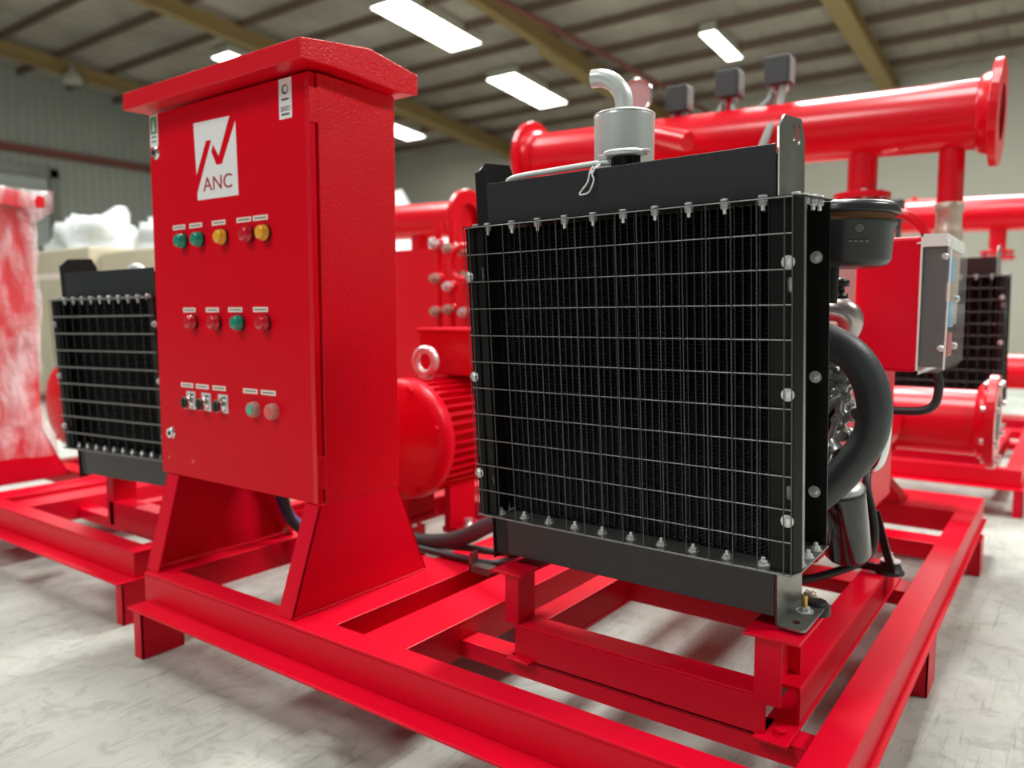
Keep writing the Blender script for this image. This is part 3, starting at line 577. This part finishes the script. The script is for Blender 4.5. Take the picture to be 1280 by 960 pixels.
def header(label, x0, x1, y, z0, z1, rp=.137, rf=.207):
    r = empty('header_pipe', (x1, y, z1), label, 'pipe'); o = Vector((x1, y, z1)); d = Vector((x0 - x1, 0, z0 - z1)); L = d.length; d.normalize()
    put('pipe', (MB().cyl(d * .03, d * (L - .03), rp, 40), REDP), r)
    for s, (p, dd) in enumerate([(Vector((0, 0, 0)), d), (d * L, -d)]):
        b = MB(); flange(b, p, dd, rp, rf, .032); b.lathe(p + dd * .03, dd, [(0, rp * 1.18), (.035, rp * 1.14), (.05, rp * 1.03)], 36, cap=False)
        fl = put('end_flange', (b, REDP), r)
        put('bore', (MB().lathe(p + dd * .004, dd, [(0, rp * .86), (.10, rp * .86), (.10, .001)], 32, cap=False), REDV), r)
    return r
hdr = header('large red header pipe with flanged ends above the black radiator', -2.55, -.283, 3.7, 1.925, 1.853)
b = MB().cyl((-.51, 0, -.10), (-.51, 0, -.30), .061, 28); flange(b, (-.51, 0, -.30), (0, 0, 1), .06, .118, .026); flange(b, (-.51, 0, -.345), (0, 0, 1), .06, .125, .028)
b.v = [(x, y, z) for x, y, z in b.v]; put('branch_outlet', (b, REDP), hdr)
for i in range(8):
    a = i * math.pi / 4 + .3; put('branch_bolt', (MB().lathe((0, 0, 0), (0, 0, 1), [(0, .012), (.095, .012)], 6, False), ZINC), hdr, (-.51 + .098 * math.cos(a), .098 * math.sin(a), -.36))
put('drop_pipe', (MB().cyl((-.169, 0, -.10), (-.169, 0, -.34), .049, 24), REDP), hdr)
put('coupling', (MB().lathe((-.169, 0, -.34), (0, 0, -1), [(0, .05), (.005, .056), (.035, .056), (.045, .049), (.10, .049), (.11, .054), (.15, .056), (.16, .05), (.5, .045)], 24), BRASS), hdr)
put('angled_branch', (MB().tube([(-1.52, -.08, .10), (-1.42, -.16, .07), (-1.22, -.24, .0)], .045, 16, sub=3), REDP), hdr)
for dx in (-1.373, -1.117, -.881): put('stub', (MB().cyl((dx, 0, .10), (dx, 0, .20), .017, 12), REDP), hdr)
cv = empty('check_valve', (-.79, 3.7, 1.18), 'red flanged check valve hanging below the header pipe', 'valve')
b = MB().lathe((0, 0, 0), (0, 0, 1), [(0, .075), (.06, .10), (.16, .12), (.24, .11), (.30, .075)], 28); flange(b, (0, 0, .30), (0, 0, -1), .075, .125, .026); put('valve_body', (b, REDP), cv)
put('sense_line', (MB().tube([(.09, -.06, .31), (.20, -.08, .28), (.28, -.08, .18), (.31, -.08, .02), (.30, -.08, -.1)], .019, 12), REDP), cv)
put('hand_nut', (MB().lathe((.02, -.12, .26), (0, -1, 0), [(0, .03), (.03, .03), (.03, .018), (.06, .018)], 12), ZINC), cv)
# pressure switches, conduits and gauge
sw = []
for i, (x, z) in enumerate([(-1.656, 2.035), (-1.40, 2.045), (-1.164, 2.045)]):
    s = empty('pressure_switch', (x, 3.7, z + .02 * i), ['grey pressure switch box, leftmost of three above the header pipe', 'grey pressure switch box, middle of three above the header pipe', 'grey pressure switch box, rightmost of three above the header pipe'][i], 'switch', 'pressure switches above the header pipe')
    put('housing', (MB().box(-.06, .05, -.045, .055, .015, .145), GREY), s, bevel=.008)
    put('side_cover', (MB().box(.05, .056, -.03, .04, .025, .135), GREYL), s, bevel=.002)
    put('gland', (MB().cyl((-.03, 0, -.01), (-.03, 0, .016), .016, 12), ZINC), s); put('gland', (MB().cyl((.025, 0, -.01), (.025, 0, .016), .016, 12), ZINC), s)
    put('nipple', (MB().cyl((0, 0, -.07), (0, 0, .016), .012, 10), REDP), s)
for i, (a, c) in enumerate([((-1.63, 2.035), (-1.432, 2.055)), ((-1.375, 2.055), (-1.196, 2.072))]):
    m_ = (a[0] + c[0]) / 2
    tag(put('flexible_conduit', (MB().tube([(a[0], 3.69, a[1]), (a[0] + .015, 3.66, a[1] - .05), (m_, 3.63, a[1] - .085), (c[0] - .015, 3.66, c[1] - .05), (c[0], 3.69, c[1])], .015, 10), GREYL)), ['grey conduit loop linking the left and middle pressure switches', 'grey conduit loop linking the middle and right pressure switches'][i], 'conduit', 'conduit loops between switches')
tag(put('conduit_drop', (MB().tube([(-1.145, 3.69, 2.12), (-1.15, 3.66, 2.0), (-1.165, 3.55, 1.86), (-1.19, 3.48, 1.70), (-1.2, 3.45, 1.5)], .018, 10), GREYL)), 'grey conduit dropping from the right pressure switch behind the lifting plate', 'conduit')
g = empty('pressure_gauge', (-1.853, 3.62, 2.148), 'round chrome pressure gauge on the header pipe behind the exhaust', 'gauge')
gd = Vector((.45, -1, -.05)).normalized()
put('case', (MB().lathe((0, 0, 0), gd, [(-.03, .075), (.02, .082), (.03, .082), (.03, .072), (.024, .072)], 32), CHROME), g)
put('dial', (MB().lathe(gd * .022, gd, [(0, .071), (.003, .071)], 32), mat('pale_pink_dial', (.55, .38, .38), .3)), g)
put('stem', (MB().cyl((0, 0.01, -.14), (0, 0.01, -.055), .014, 10), REDP), g)

# ------------------------------------------------------------------ control cabinet
def cabinet(label, deco=True):
    r = empty('control_cabinet', (-2.035, 1.53, .24), label, 'control cabinet')
    T = lambda b: (setattr(b, 'v', [(x + 2.035, y - 1.53, z - .24) for x, y, z in b.v]), b)[1]
    put('body', (T(MB().box(-2.425, -1.648, 1.398, 1.683, .53, 1.686)), REDC), r, bevel=.003)
    door = put('door', (T(MB().box(-2.43, -1.652, 1.372, 1.392, .534, 1.684)), REDD), r, bevel=.002)
    put('door_gasket', (T(MB().box(-2.40, -1.675, 1.392, 1.398, .55, 1.65)), RUBD), r)
    roof = [(-1.60, 1.306, 1.690), (-1.60, 1.306, 1.742), (-1.60, 1.54, 1.776), (-1.60, 1.732, 1.750), (-1.60, 1.732, 1.694), (-1.60, 1.66, 1.684), (-1.60, 1.42, 1.694)]
    put('roof_canopy', (T(MB().prism(roof, (-.86, 0, 0))), REDC), r, bevel=.003)
    for s, (xo, xi) in enumerate([(-1.648, -1.708), (-2.372, -2.305)]):
        sg = 1 if s == 0 else -1; tp_ = .0 if s == 0 else -.035
        b = MB()
        side = [(1.272, .241), (1.80, .241), (1.681, .53), (1.374, .53)]
        q = [(xo + (tp_ if z > .3 else 0), y, z) for y, z in side]
        b.prism(q, (-.006 * sg, 0, 0))
        b.prism([(xo, 1.272, .241), (xi, 1.272, .241), (xi + tp_, 1.374, .53), (xo + tp_, 1.374, .53)], (0, .007, 0))
        b.prism([(xo, 1.80, .241), (xi, 1.80, .241), (xi + tp_, 1.681, .53), (xo + tp_, 1.681, .53)], (0, -.007, 0))
        put('splayed_leg', (T(b), RED), r, bevel=.0015)
    if not deco: return r
    for (z) in (1.60, .62): put('hinge', (T(MB().box(-1.656, -1.649, 1.370, 1.40, z - .045, z + .045)), REDC), door, bevel=.001)
    put('edge_fold', (T(MB().box(-1.668, -1.6515, 1.3712, 1.3722, .536, 1.665)), REDC), door)
    # emblem
    lg = [(-2.1811, 1.624), (-1.9994, 1.6204), (-2.058, 1.515), (-2.0835, 1.5511), (-2.0942, 1.5301), (-2.07, 1.4901), (-2.042, 1.4895), (-1.9723, 1.6026), (-1.9671, 1.3943), (-2.171, 1.3958), (-2.1725, 1.4145), (-2.0909, 1.5646), (-2.1195, 1.5658), (-2.1728, 1.472)]
    em = put('emblem', curve_plate('emblem', lg, [], .0008, WHT, ((2.035, 1.3715 - 1.53, -.24), (1, 0, 0), (0, 0, 1), (0, -1, 0))), door)
    em['label'] = 'white angular emblem with a red zigzag and the letters ANC'
    tx = text_mesh('ANC', .058, REDV, .0008, 1.18); put('lettering', tx, em, (-2.066 + 2.035, 1.3706 - 1.53, 1.4195 - .24))
    def decal(nm, x0, x1, z0, z1, m_, par=door, y=1.3712): return put(nm, (T(MB().box(x0, x1, y, y + .0008, z0, z1)), m_), par)
    s_ = decal('certification_sticker', -1.774, -1.721, 1.576, 1.681, WHT)
    put('lettering', text_mesh('SASO', .019, INK, .0006, .86), s_, (-1.7475 + 2.035, 1.3705 - 1.53, 1.5955 - .24))
    put('emblem_ring', (T(MB().lathe((-1.7475, 1.3708, 1.652), (0, -1, 0), [(0, .013), (.0005, .013)], 20)), INK), s_)
    put('emblem_ring', (T(MB().lathe((-1.7445, 1.3702, 1.653), (0, -1, 0), [(0, .0085), (.0005, .0085)], 20)), WHT), s_)
    for z, w_ in ((1.624, .030), (1.585, .034)): put('print_line', (T(MB().box(-1.7475 - w_ / 2, -1.7475 + w_ / 2, 1.3705, 1.3712, z, z + .005)), INK), s_)
    g_ = decal('green_sticker', -2.424, -2.378, 1.583, 1.681, WHT)
    decal('green_panel', -2.419, -2.383, 1.622, 1.676, GRND, g_, 1.3706)
    put('tree_mark', (T(MB().prism([(-2.410, 1.3703, 1.630), (-2.392, 1.3703, 1.630), (-2.401, 1.3703, 1.668)], (0, .0006, 0))), WHT), g_)
    for z in (1.610, 1.596): decal('print_line', -2.415, -2.388, z, z + .006, GRND, g_, 1.3706)
    lens = lambda rr: MB().lathe((0, 0, 0), (0, -1, 0), [(0, rr * 1.12), (.006, rr * 1.12), (.007, rr), (.016, rr), (.020, rr * .82), (.021, rr * .5)], 24)
    base = MB().lathe((0, 0, 0), (0, -1, 0), [(0, .0235), (.007, .0235)], 24).mesh('bezel', KNOB)
    lm = {k: lens(.0200).mesh('indicator_lens', v) for k, v in dict(g=GRN, y=YEL, r=REDL).items()}
    lb = MB().box(-.034, .034, -.0008, 0, -.0072, .0072).mesh('name_label', LBL)
    pl_ = MB().box(-.026, .026, -.0013, -.0006, -.0014, .0014).mesh('print_line', INK)
    btn = [(-2.249, 1.279, 'g'), (-2.158, 1.279, 'g'), (-2.039, 1.279, 'y'), (-1.916, 1.279, 'r'), (-1.840, 1.279, 'y'), (-2.209, 1.028, 'r'), (-2.086, 1.028, 'r'), (-1.971, 1.028, 'g'), (-1.851, 1.028, 'r')]
    for x, z, k in btn:
        p = put('indicator_lamp', lm[k], door, (x + 2.035 - .006, 1.365 - 1.53, z - .24)); put('bezel', base, p, (0, .007, 0))
        q = put('name_label', lb, door, (x + 2.035 - .03, 1.372 - 1.53, z + (.0435 if z > 1.2 else .038) - .24)); put('print_line', pl_, q)
    for x in (-2.2477, -2.1646, -2.0767):
        k = put('selector_switch', (MB().lathe((0, 0, 0), (0, -1, 0), [(0, .023), (.008, .023), (.009, .019), (.020, .019)], 24), CHROME), door, (x + 2.035 - .005, 1.372 - 1.53, .777 - .24))
        put('knob', (MB().lathe((0, -.018, 0), (0, -1, 0), [(0, .0175), (.006, .0175), (.008, .015)], 24).box(-.004, .004, -.029, -.024, -.014, .014), KNOB), k)
        put('legend_plate', (MB().box(-.018, .032, -.002, 0, -.022, .034), ZINC), k)
        put('print_line', (MB().box(.002, .022, -.003, -.002, .022, .027), INK), k)
    for x, m_ in ((-1.9115, PGRN), (-1.8267, PRED)):
        k = put('push_button', (MB().lathe((0, 0, 0), (0, -1, 0), [(0, .0235), (.012, .023), (.019, .021), (.021, .019)], 24), CLR), door, (x + 2.035 - .005, 1.372 - 1.53, .778 - .24))
        put('button_cap', (MB().lathe((0, -.001, 0), (0, -1, 0), [(0, .015), (.0222, .0145)], 20), m_), k)
    for x in (-2.2669, -2.1832, -2.0946, -1.9399, -1.8559):
        q = put('name_label', lb, door, (x + 2.035, 1.372 - 1.53, .8295 - .24)); put('print_line', pl_, q)
    for x, z in ((-2.3935, 1.562), (-2.365, .669)):
        k = put('cam_lock', (MB().lathe((0, 0, 0), (0, -1, 0), [(0, .021), (.003, .021), (.005, .016), (.010, .0155)], 24), CHROME), door, (x + 2.035, 1.372 - 1.53, z - .24))
        put('key_insert', (MB().lathe((0, -.0095, 0), (0, -1, 0), [(0, .009), (.002, .009)], 3, False).box(-.002, .002, -.0135, -.0115, -.006, .006), KNOB), k)
    for x, z in ((-2.383, .586), (-2.247, .587)): put('plug', (T(MB().lathe((x, 1.372, z), (0, -1, 0), [(0, .006), (.003, .005)], 12)), PRED), door)
    return r
cabA = cabinet('tall red control cabinet with lamps, switches and white emblem, in front')
tag(put('blue_hose', (MB().tube([(-2.30, 1.75, .52), (-2.31, 1.75, .42), (-2.29, 1.75, .36), (-2.25, 1.75, .315), (-2.20, 1.76, .295), (-2.1, 1.78, .285)], .022, 12), BLUE)), 'dark blue hose looping under the front control cabinet', 'hose')
tag(put('cabinet_cable', (MB().tube([(-2.20, 1.66, .528), (-2.195, 1.68, .40), (-2.18, 1.70, .33), (-2.15, 1.75, .262)], .016, 10), RUBD)), 'black cable dropping from the underside of the front cabinet', 'cable')

# ------------------------------------------------------------------ electric motor behind the cabinet
def motor(label):
    r = empty('electric_motor', (-1.965, 2.0, .60), label, 'motor')
    put('end_bell', (MB().lathe((0, 0, 0), (0, 1, 0), [(-.03, .05), (-.025, .12), (-.0, .19), (.012, .218), (.06, .222), (.062, .20)], 44), RED), r)
    put('frame', (MB().cyl((0, .06, 0), (0, .85, 0), .185, 40), RED), r)
    for i in range(40):
        a = 2 * math.pi * i / 40
        if 1.9 < a < 2.6 and False: continue
        c, s = math.cos(a), math.sin(a); n_ = Vector((-s, 0, c)) * .003; p = Vector((c, 0, s))
        put('cooling_fin', (MB().prism([tuple(p * .18 + n_ + Vector((0, .07, 0))), tuple(p * .215 + n_ + Vector((0, .07, 0))), tuple(p * .215 - n_ + Vector((0, .07, 0))), tuple(p * .18 - n_ + Vector((0, .07, 0)))], (0, .74, 0)), RED), r)
    for a in (.3, 1.2, 5.2, 4.4): put('bell_bolt', (MB().lathe((.2 * math.cos(a), -.002, .2 * math.sin(a)), (0, -1, 0), [(0, .012), (.014, .012)], 6, False), RED), r)
    for bx in ((.08, .22, .15, .30, .09, .12), (-.22, -.08, .15, .30, -.12, -.09), (.08, .22, .6, .75, .09, .12)):
        put('mounting_foot', (MB().box(bx[0], bx[1], bx[2], bx[3], -.36, -.335).box(bx[4], bx[5], bx[2], bx[3], -.335, -.15), RED), r, bevel=.004)
    put('foot_bolt', (MB().lathe((0, 0, 0), (0, 0, 1), [(0, .024), (.005, .024), (.005, .016), (.03, .016)], 8), ZINC), r, (.165, .2, -.335))
    put('terminal_box', (MB().box(-.13, .20, .26, .56, .22, .385).box(-.14, .21, .25, .57, .385, .40), RED), r, bevel=.006)
    put('lifting_eye', (MB().tube([(.038 * math.cos(q * math.pi / 8), 0, .038 * math.sin(q * math.pi / 8) + .052) for q in range(16)], .0125, 12, sub=1, closed=True).cyl((0, 0, -.012), (0, 0, .02), .02, 12), ZINC), r, (-.005, .16, .215)).scale = (1.25, 1.25, 1.2)
    return r
mot = motor('finned red electric motor seen between the front cabinet and sharp radiator')
# clutter of valves and sensing lines in the gap behind the motor
def manifold(x, y, z, label, seed):
    q = random.Random(seed); r = empty('valve_manifold', (x, y, z), label, 'valve')
    put('plate', (MB().box(-.75, .40, .16, .20, -.60, .20), REDP), r)
    for i, dx in enumerate((-.17, -.09, .0, .10)):
        put('riser', (MB().cyl((dx, 0, -.4), (dx, 0, .30), .016, 10), REDP), r)
        for k in range(4):
            zz = -.30 + k * .15 + q.random() * .05
            put('fitting', (MB().lathe((dx, -.01, zz), (0, -1, 0), [(0, .024), (.03, .024), (.03, .012), (.05, .012)], 8, False), BRASS if (i + k) % 3 else ZINC), r)
            put('joint', (MB().lathe((dx, 0, zz - .02), (0, 0, 1), [(0, .016), (.004, .026), (.04, .026), (.044, .016)], 10), REDP), r)
    put('valve_wheel', (MB().tube([(.05 + .075 * math.cos(a * math.pi / 8), -.08, .10 + .075 * math.sin(a * math.pi / 8)) for a in range(16)], .016, 8, sub=1, closed=True), REDP), r)
    return r
manifold(-2.25, 2.75, 1.18, 'blurred red valve manifold with silver fittings right of the front cabinet', 5)
bp = tag(put('bagged_valve', (MB().lathe((-2.10, 2.8, 1.32), (.9, -.1, -.5), [(0, .02), (.03, .06), (.10, .085), (.17, .075), (.22, .03)], 9, False), mat('frosted_bag', (.75, .42, .44), .3, alpha=.9))), 'pinkish plastic bag tied over a red valve behind the motor', 'bag')
# corrugated hoses from the motor side to the radiator
tag(put('thick_grey_hose', (MB().tube([(-2.0, 2.0, .27), (-1.84, 1.96, .262), (-1.70, 1.95, .285), (-1.58, 1.93, .33), (-1.48, 1.90, .385), (-1.38, 1.88, .43), (-1.2, 1.86, .47)], .027, 16), RUB)), 'thick smooth grey hose rising to the lower left of the radiator', 'hose')
for k, (P, lb_) in enumerate([([(-1.98, 1.93, .262), (-1.806, 1.95, .254), (-1.685, 1.95, .270), (-1.58, 1.95, .282), (-1.51, 1.95, .285), (-1.45, 2.0, .28), (-1.42, 2.2, .27)], 'ribbed grey conduit, upper of two running under the radiator corner'), ([(-1.98, 1.90, .262), (-1.80, 1.92, .2525), (-1.685, 1.92, .2525), (-1.58, 1.92, .2535), (-1.504, 1.92, .255), (-1.46, 1.97, .256), (-1.44, 2.2, .262)], 'ribbed grey conduit, lower of two running under the radiator corner')]):
    tag(put('ribbed_conduit', (MB().tube(P, .0115, 10, sub=20, rip=.12), RUB)), lb_, 'conduit', 'ribbed conduits')
tag(put('hose_clip', (MB().box(-1.52, -1.44, 1.86, 1.90, .24, .262).box(-1.52, -1.514, 1.86, 1.90, .24, .30), ZINCP)), 'small grey clip bracket holding the ribbed conduits', 'bracket')

# ------------------------------------------------------------------ neighbouring set at the left
D = (-2.283, .085, 0)
skidC = moved(skidA, D, 'red base frame at left edge, beyond the front cabinet')
cabC = cabinet('red cabinet wrapped in wrinkled clear plastic at left edge', False); cabC.location = cabC.location + Vector((-2.48, .03, 0)); cabC.scale = (1, 1, .915)
fm = MB(); q = random.Random(2)
def filmshell():
    b = MB(); nx = 14; nz = 26; vs = []; rings = []
    cx, cy = -2.035 - 2.48, 1.56; 
    for k in range(nz + 1):
        z = .37 + (1.66 - .37) * k / nz
        top = z > 1.53; ex = .445 if top else .402 - .0 * k; ey = .245 if top else .165
        if z < .50: ex *= 1.05; ey *= 1.25
        P = []
        for i in range(64):
            t = i / 64 * 4; s = t % 1; a = int(t)
            cr = [(-1, -1), (1, -1), (1, 1), (-1, 1)]; p0 = cr[a]; p1 = cr[(a + 1) % 4]
            x = (p0[0] + (p1[0] - p0[0]) * s) * ex; y_ = (p0[1] + (p1[1] - p0[1]) * s) * ey
            nn = noise.noise(Vector((x * 5 + 3, y_ * 5, z * 4))) * .035 + abs(noise.noise(Vector((x * 12, y_ * 12 + 9, z * 7)))) * .02
            l = math.hypot(x, y_); x *= 1 + nn / l * 1.0; y_ *= 1 + nn / l
            P.append((cx + x, cy + y_, z + noise.noise(Vector((x * 3, y_ * 3, 1))) * .05))
        vs += P
    fs = [(k * 64 + i, k * 64 + (i + 1) % 64, (k + 1) * 64 + (i + 1) % 64, (k + 1) * 64 + i) for k in range(nz) for i in range(64)]
    n0 = len(vs); vs.append((cx, cy, 1.68)); fs += [(nz * 64 + i, nz * 64 + (i + 1) % 64, n0) for i in range(64)]
    return b.add(vs, fs, True)
tag(put('plastic_film', (filmshell(), FILM)), 'wrinkled clear plastic film draped over the cabinet at left edge', 'plastic film')
subC = empty('engine_subframe', (0, 0, 0), 'red subframe with a post under the blurred radiator at left', 'subframe')
put('front_beam', (MB().box(-3.18, -2.62, 1.56, 1.64, .192, .29), RED), subC, bevel=.002)
pc = put('post', (MB().box(-3.20, -3.145, 1.56, 1.66, .19, .395), RED), subC, bevel=.002); put('top_plate', (B(-3.29, -3.14, 1.55, 1.70, .395, .402), RED), pc)
pc = put('post', (MB().box(-2.62, -2.56, 1.56, 1.66, .19, .395), RED), subC, bevel=.002)
put('side_beam', (MB().box(-3.16, -3.10, 1.64, 2.6, .20, .27), RED), subC); put('side_beam', (MB().box(-2.64, -2.58, 1.64, 2.6, .20, .27), RED), subC)
radC = radiator('blurred smaller black radiator at left, behind the front cabinet edge', (-2.605, 1.485, .53), .087, .046, -.01, W=.65, H=.585, nr=9, dw=.054, nb=10, pitch=.0585, fine=False, wire_r=.0034)
tag(put('engine_top_bag', (MB().tube([(-3.06, 1.62, 1.21), (-3.03, 1.62, 1.235), (-2.98, 1.62, 1.235), (-2.94, 1.62, 1.21)], .016, 8), PLW)), 'white looped strap on top of the blurred left radiator', 'strap')
motC = moved(mot, (-2.6, .0, -.05), 'red motor end half hidden behind the blurred left radiator')
hdC = header('red flanged pipe end between the front cabinet and the sharp radiator', -4.6, -2.60, 3.2, 1.60, 1.555, .095, .15)
put('drop_pipe', (MB().cyl((-.35, 0, -.08), (-.35, 0, -1.31), .05, 20), REDP), hdC)

# ------------------------------------------------------------------ set in the row behind (seen at right)
DB = (.10, 3.53, 0)
moved(skidA, DB, 'blurred red base frame behind the suction flange at right')
moved(subA, DB, 'blurred red engine subframe in the row behind at right')
radB = moved(radA, DB, 'blurred black radiator in the row behind, right of the control box')
hB = moved(hdr, (.25, 3.6, -.02), 'blurred red header pipe in the back row, right of the coupling')
pB = moved(pump, (.05, 3.55, 0), 'blurred red pump of the back row, behind the front radiator')
tag(put('grey_switch', (MB().box(-1.03, -.95, 5.6, 5.7, 1.66, 1.80).cyl((-.98, 5.65, .24), (-.98, 5.65, 1.67), .02, 8), GREY), bevel=.006), 'small blurred grey switch box on a stem, right of the check valve', 'switch')
tag(put('silver_duct_roll', (MB().lathe((.02, 5.25, .95), (.3, 1, .2), [(0, .10), (.05, .16), (.2, .17), (.4, .12)], 20), FOIL)), 'rounded silver foil bundle at right edge beside the blurred radiator', 'bundle')
tag(put('dark_hose', (MB().tube([(-.1, 5.2, 1.16), (.02, 5.18, 1.15), (.06, 5.2, 1.0), (.05, 5.25, .8)], .05, 12), RUBD)), 'dark hose beside the blurred back radiator at right edge', 'hose')

# ------------------------------------------------------------------ cardboard crates and plastic in the background
def crumple(cx, cy, z0, sx, sy, sz, seed, n=28, m_=10):
    b = MB(); vs = []
    for k in range(m_ + 1):
        ph = k / m_ * math.pi / 2
        for i in range(n):
            a = 2 * math.pi * i / n; c = math.cos(ph) ** .6
            p = Vector((math.cos(a) * c, math.sin(a) * c, math.sin(ph)))
            d = 1 + .35 * noise.noise(p * 2.3 + Vector((seed, 0, 0))) + .18 * noise.noise(p * 6 + Vector((0, seed, 0)))
            vs.append((cx + p.x * sx * d, cy + p.y * sy * d, z0 + max(p.z * sz * d, 0)))
    return b.add(vs, [(k * n + i, k * n + (i + 1) % n, (k + 1) * n + (i + 1) % n, (k + 1) * n + i) for k in range(m_) for i in range(n)], True)
for i, (x0, x1, y0, y1, z1, lb_) in enumerate([(-10.6, -8.75, 4.2, 5.2, 1.80, 'pale cardboard crate at left beyond the wrapped cabinet'), (-8.70, -7.05, 4.3, 5.3, 1.74, 'pale cardboard crate nearer the front cabinet, under white plastic')]):
    r = empty('cardboard_crate', ((x0 + x1) / 2, (y0 + y1) / 2, 0), lb_, 'crate')
    c = Vector(((x0 + x1) / 2, (y0 + y1) / 2, 0)); hx = (x1 - x0) / 2; hy = (y1 - y0) / 2
    put('carton', (B(-hx, hx, -hy, hy, .12, z1), CARD), r, bevel=.02)
    put('pallet', (MB().box(-hx, hx, -hy, hy, .09, .12).box(-hx, -hx + .1, -hy, hy, 0, .09).box(hx - .1, hx, -hy, hy, 0, .09).box(-.05, .05, -hy, hy, 0, .09), BRNZ), r)
    put('tape_print', (B(-hx * .6, hx * .6, -hy - .004, -hy, z1 - .34, z1 - .27), LBL), r)
for i, (cx, cy, z, sx, sy, sz, lb_) in enumerate([(-9.55, 4.7, 1.80, .72, .4, .42, 'crumpled white plastic heap on the left cardboard crate'), (-7.85, 4.8, 1.74, .68, .42, .36, 'crumpled white plastic heap on the crate nearer the front cabinet')]):
    tag(put('plastic_sheet_heap', (crumple(cx, cy, z, sx, sy, sz, i * 3.7 + 1), FOIL)), lb_, 'plastic sheet')
tag(put('plastic_bag', (crumple(-6.4, 4.2, 0, .42, .42, 1.72, 8.1), FOIL)), 'tall pale plastic bag touching the left edge of the front cabinet', 'bag')
tag(put('plastic_cover', (crumple(-9.3, 9.5, 0, 2.6, .9, 2.55, 5.3), FOIL)), 'pale plastic covered stack far behind, right of the front cabinet', 'plastic cover')
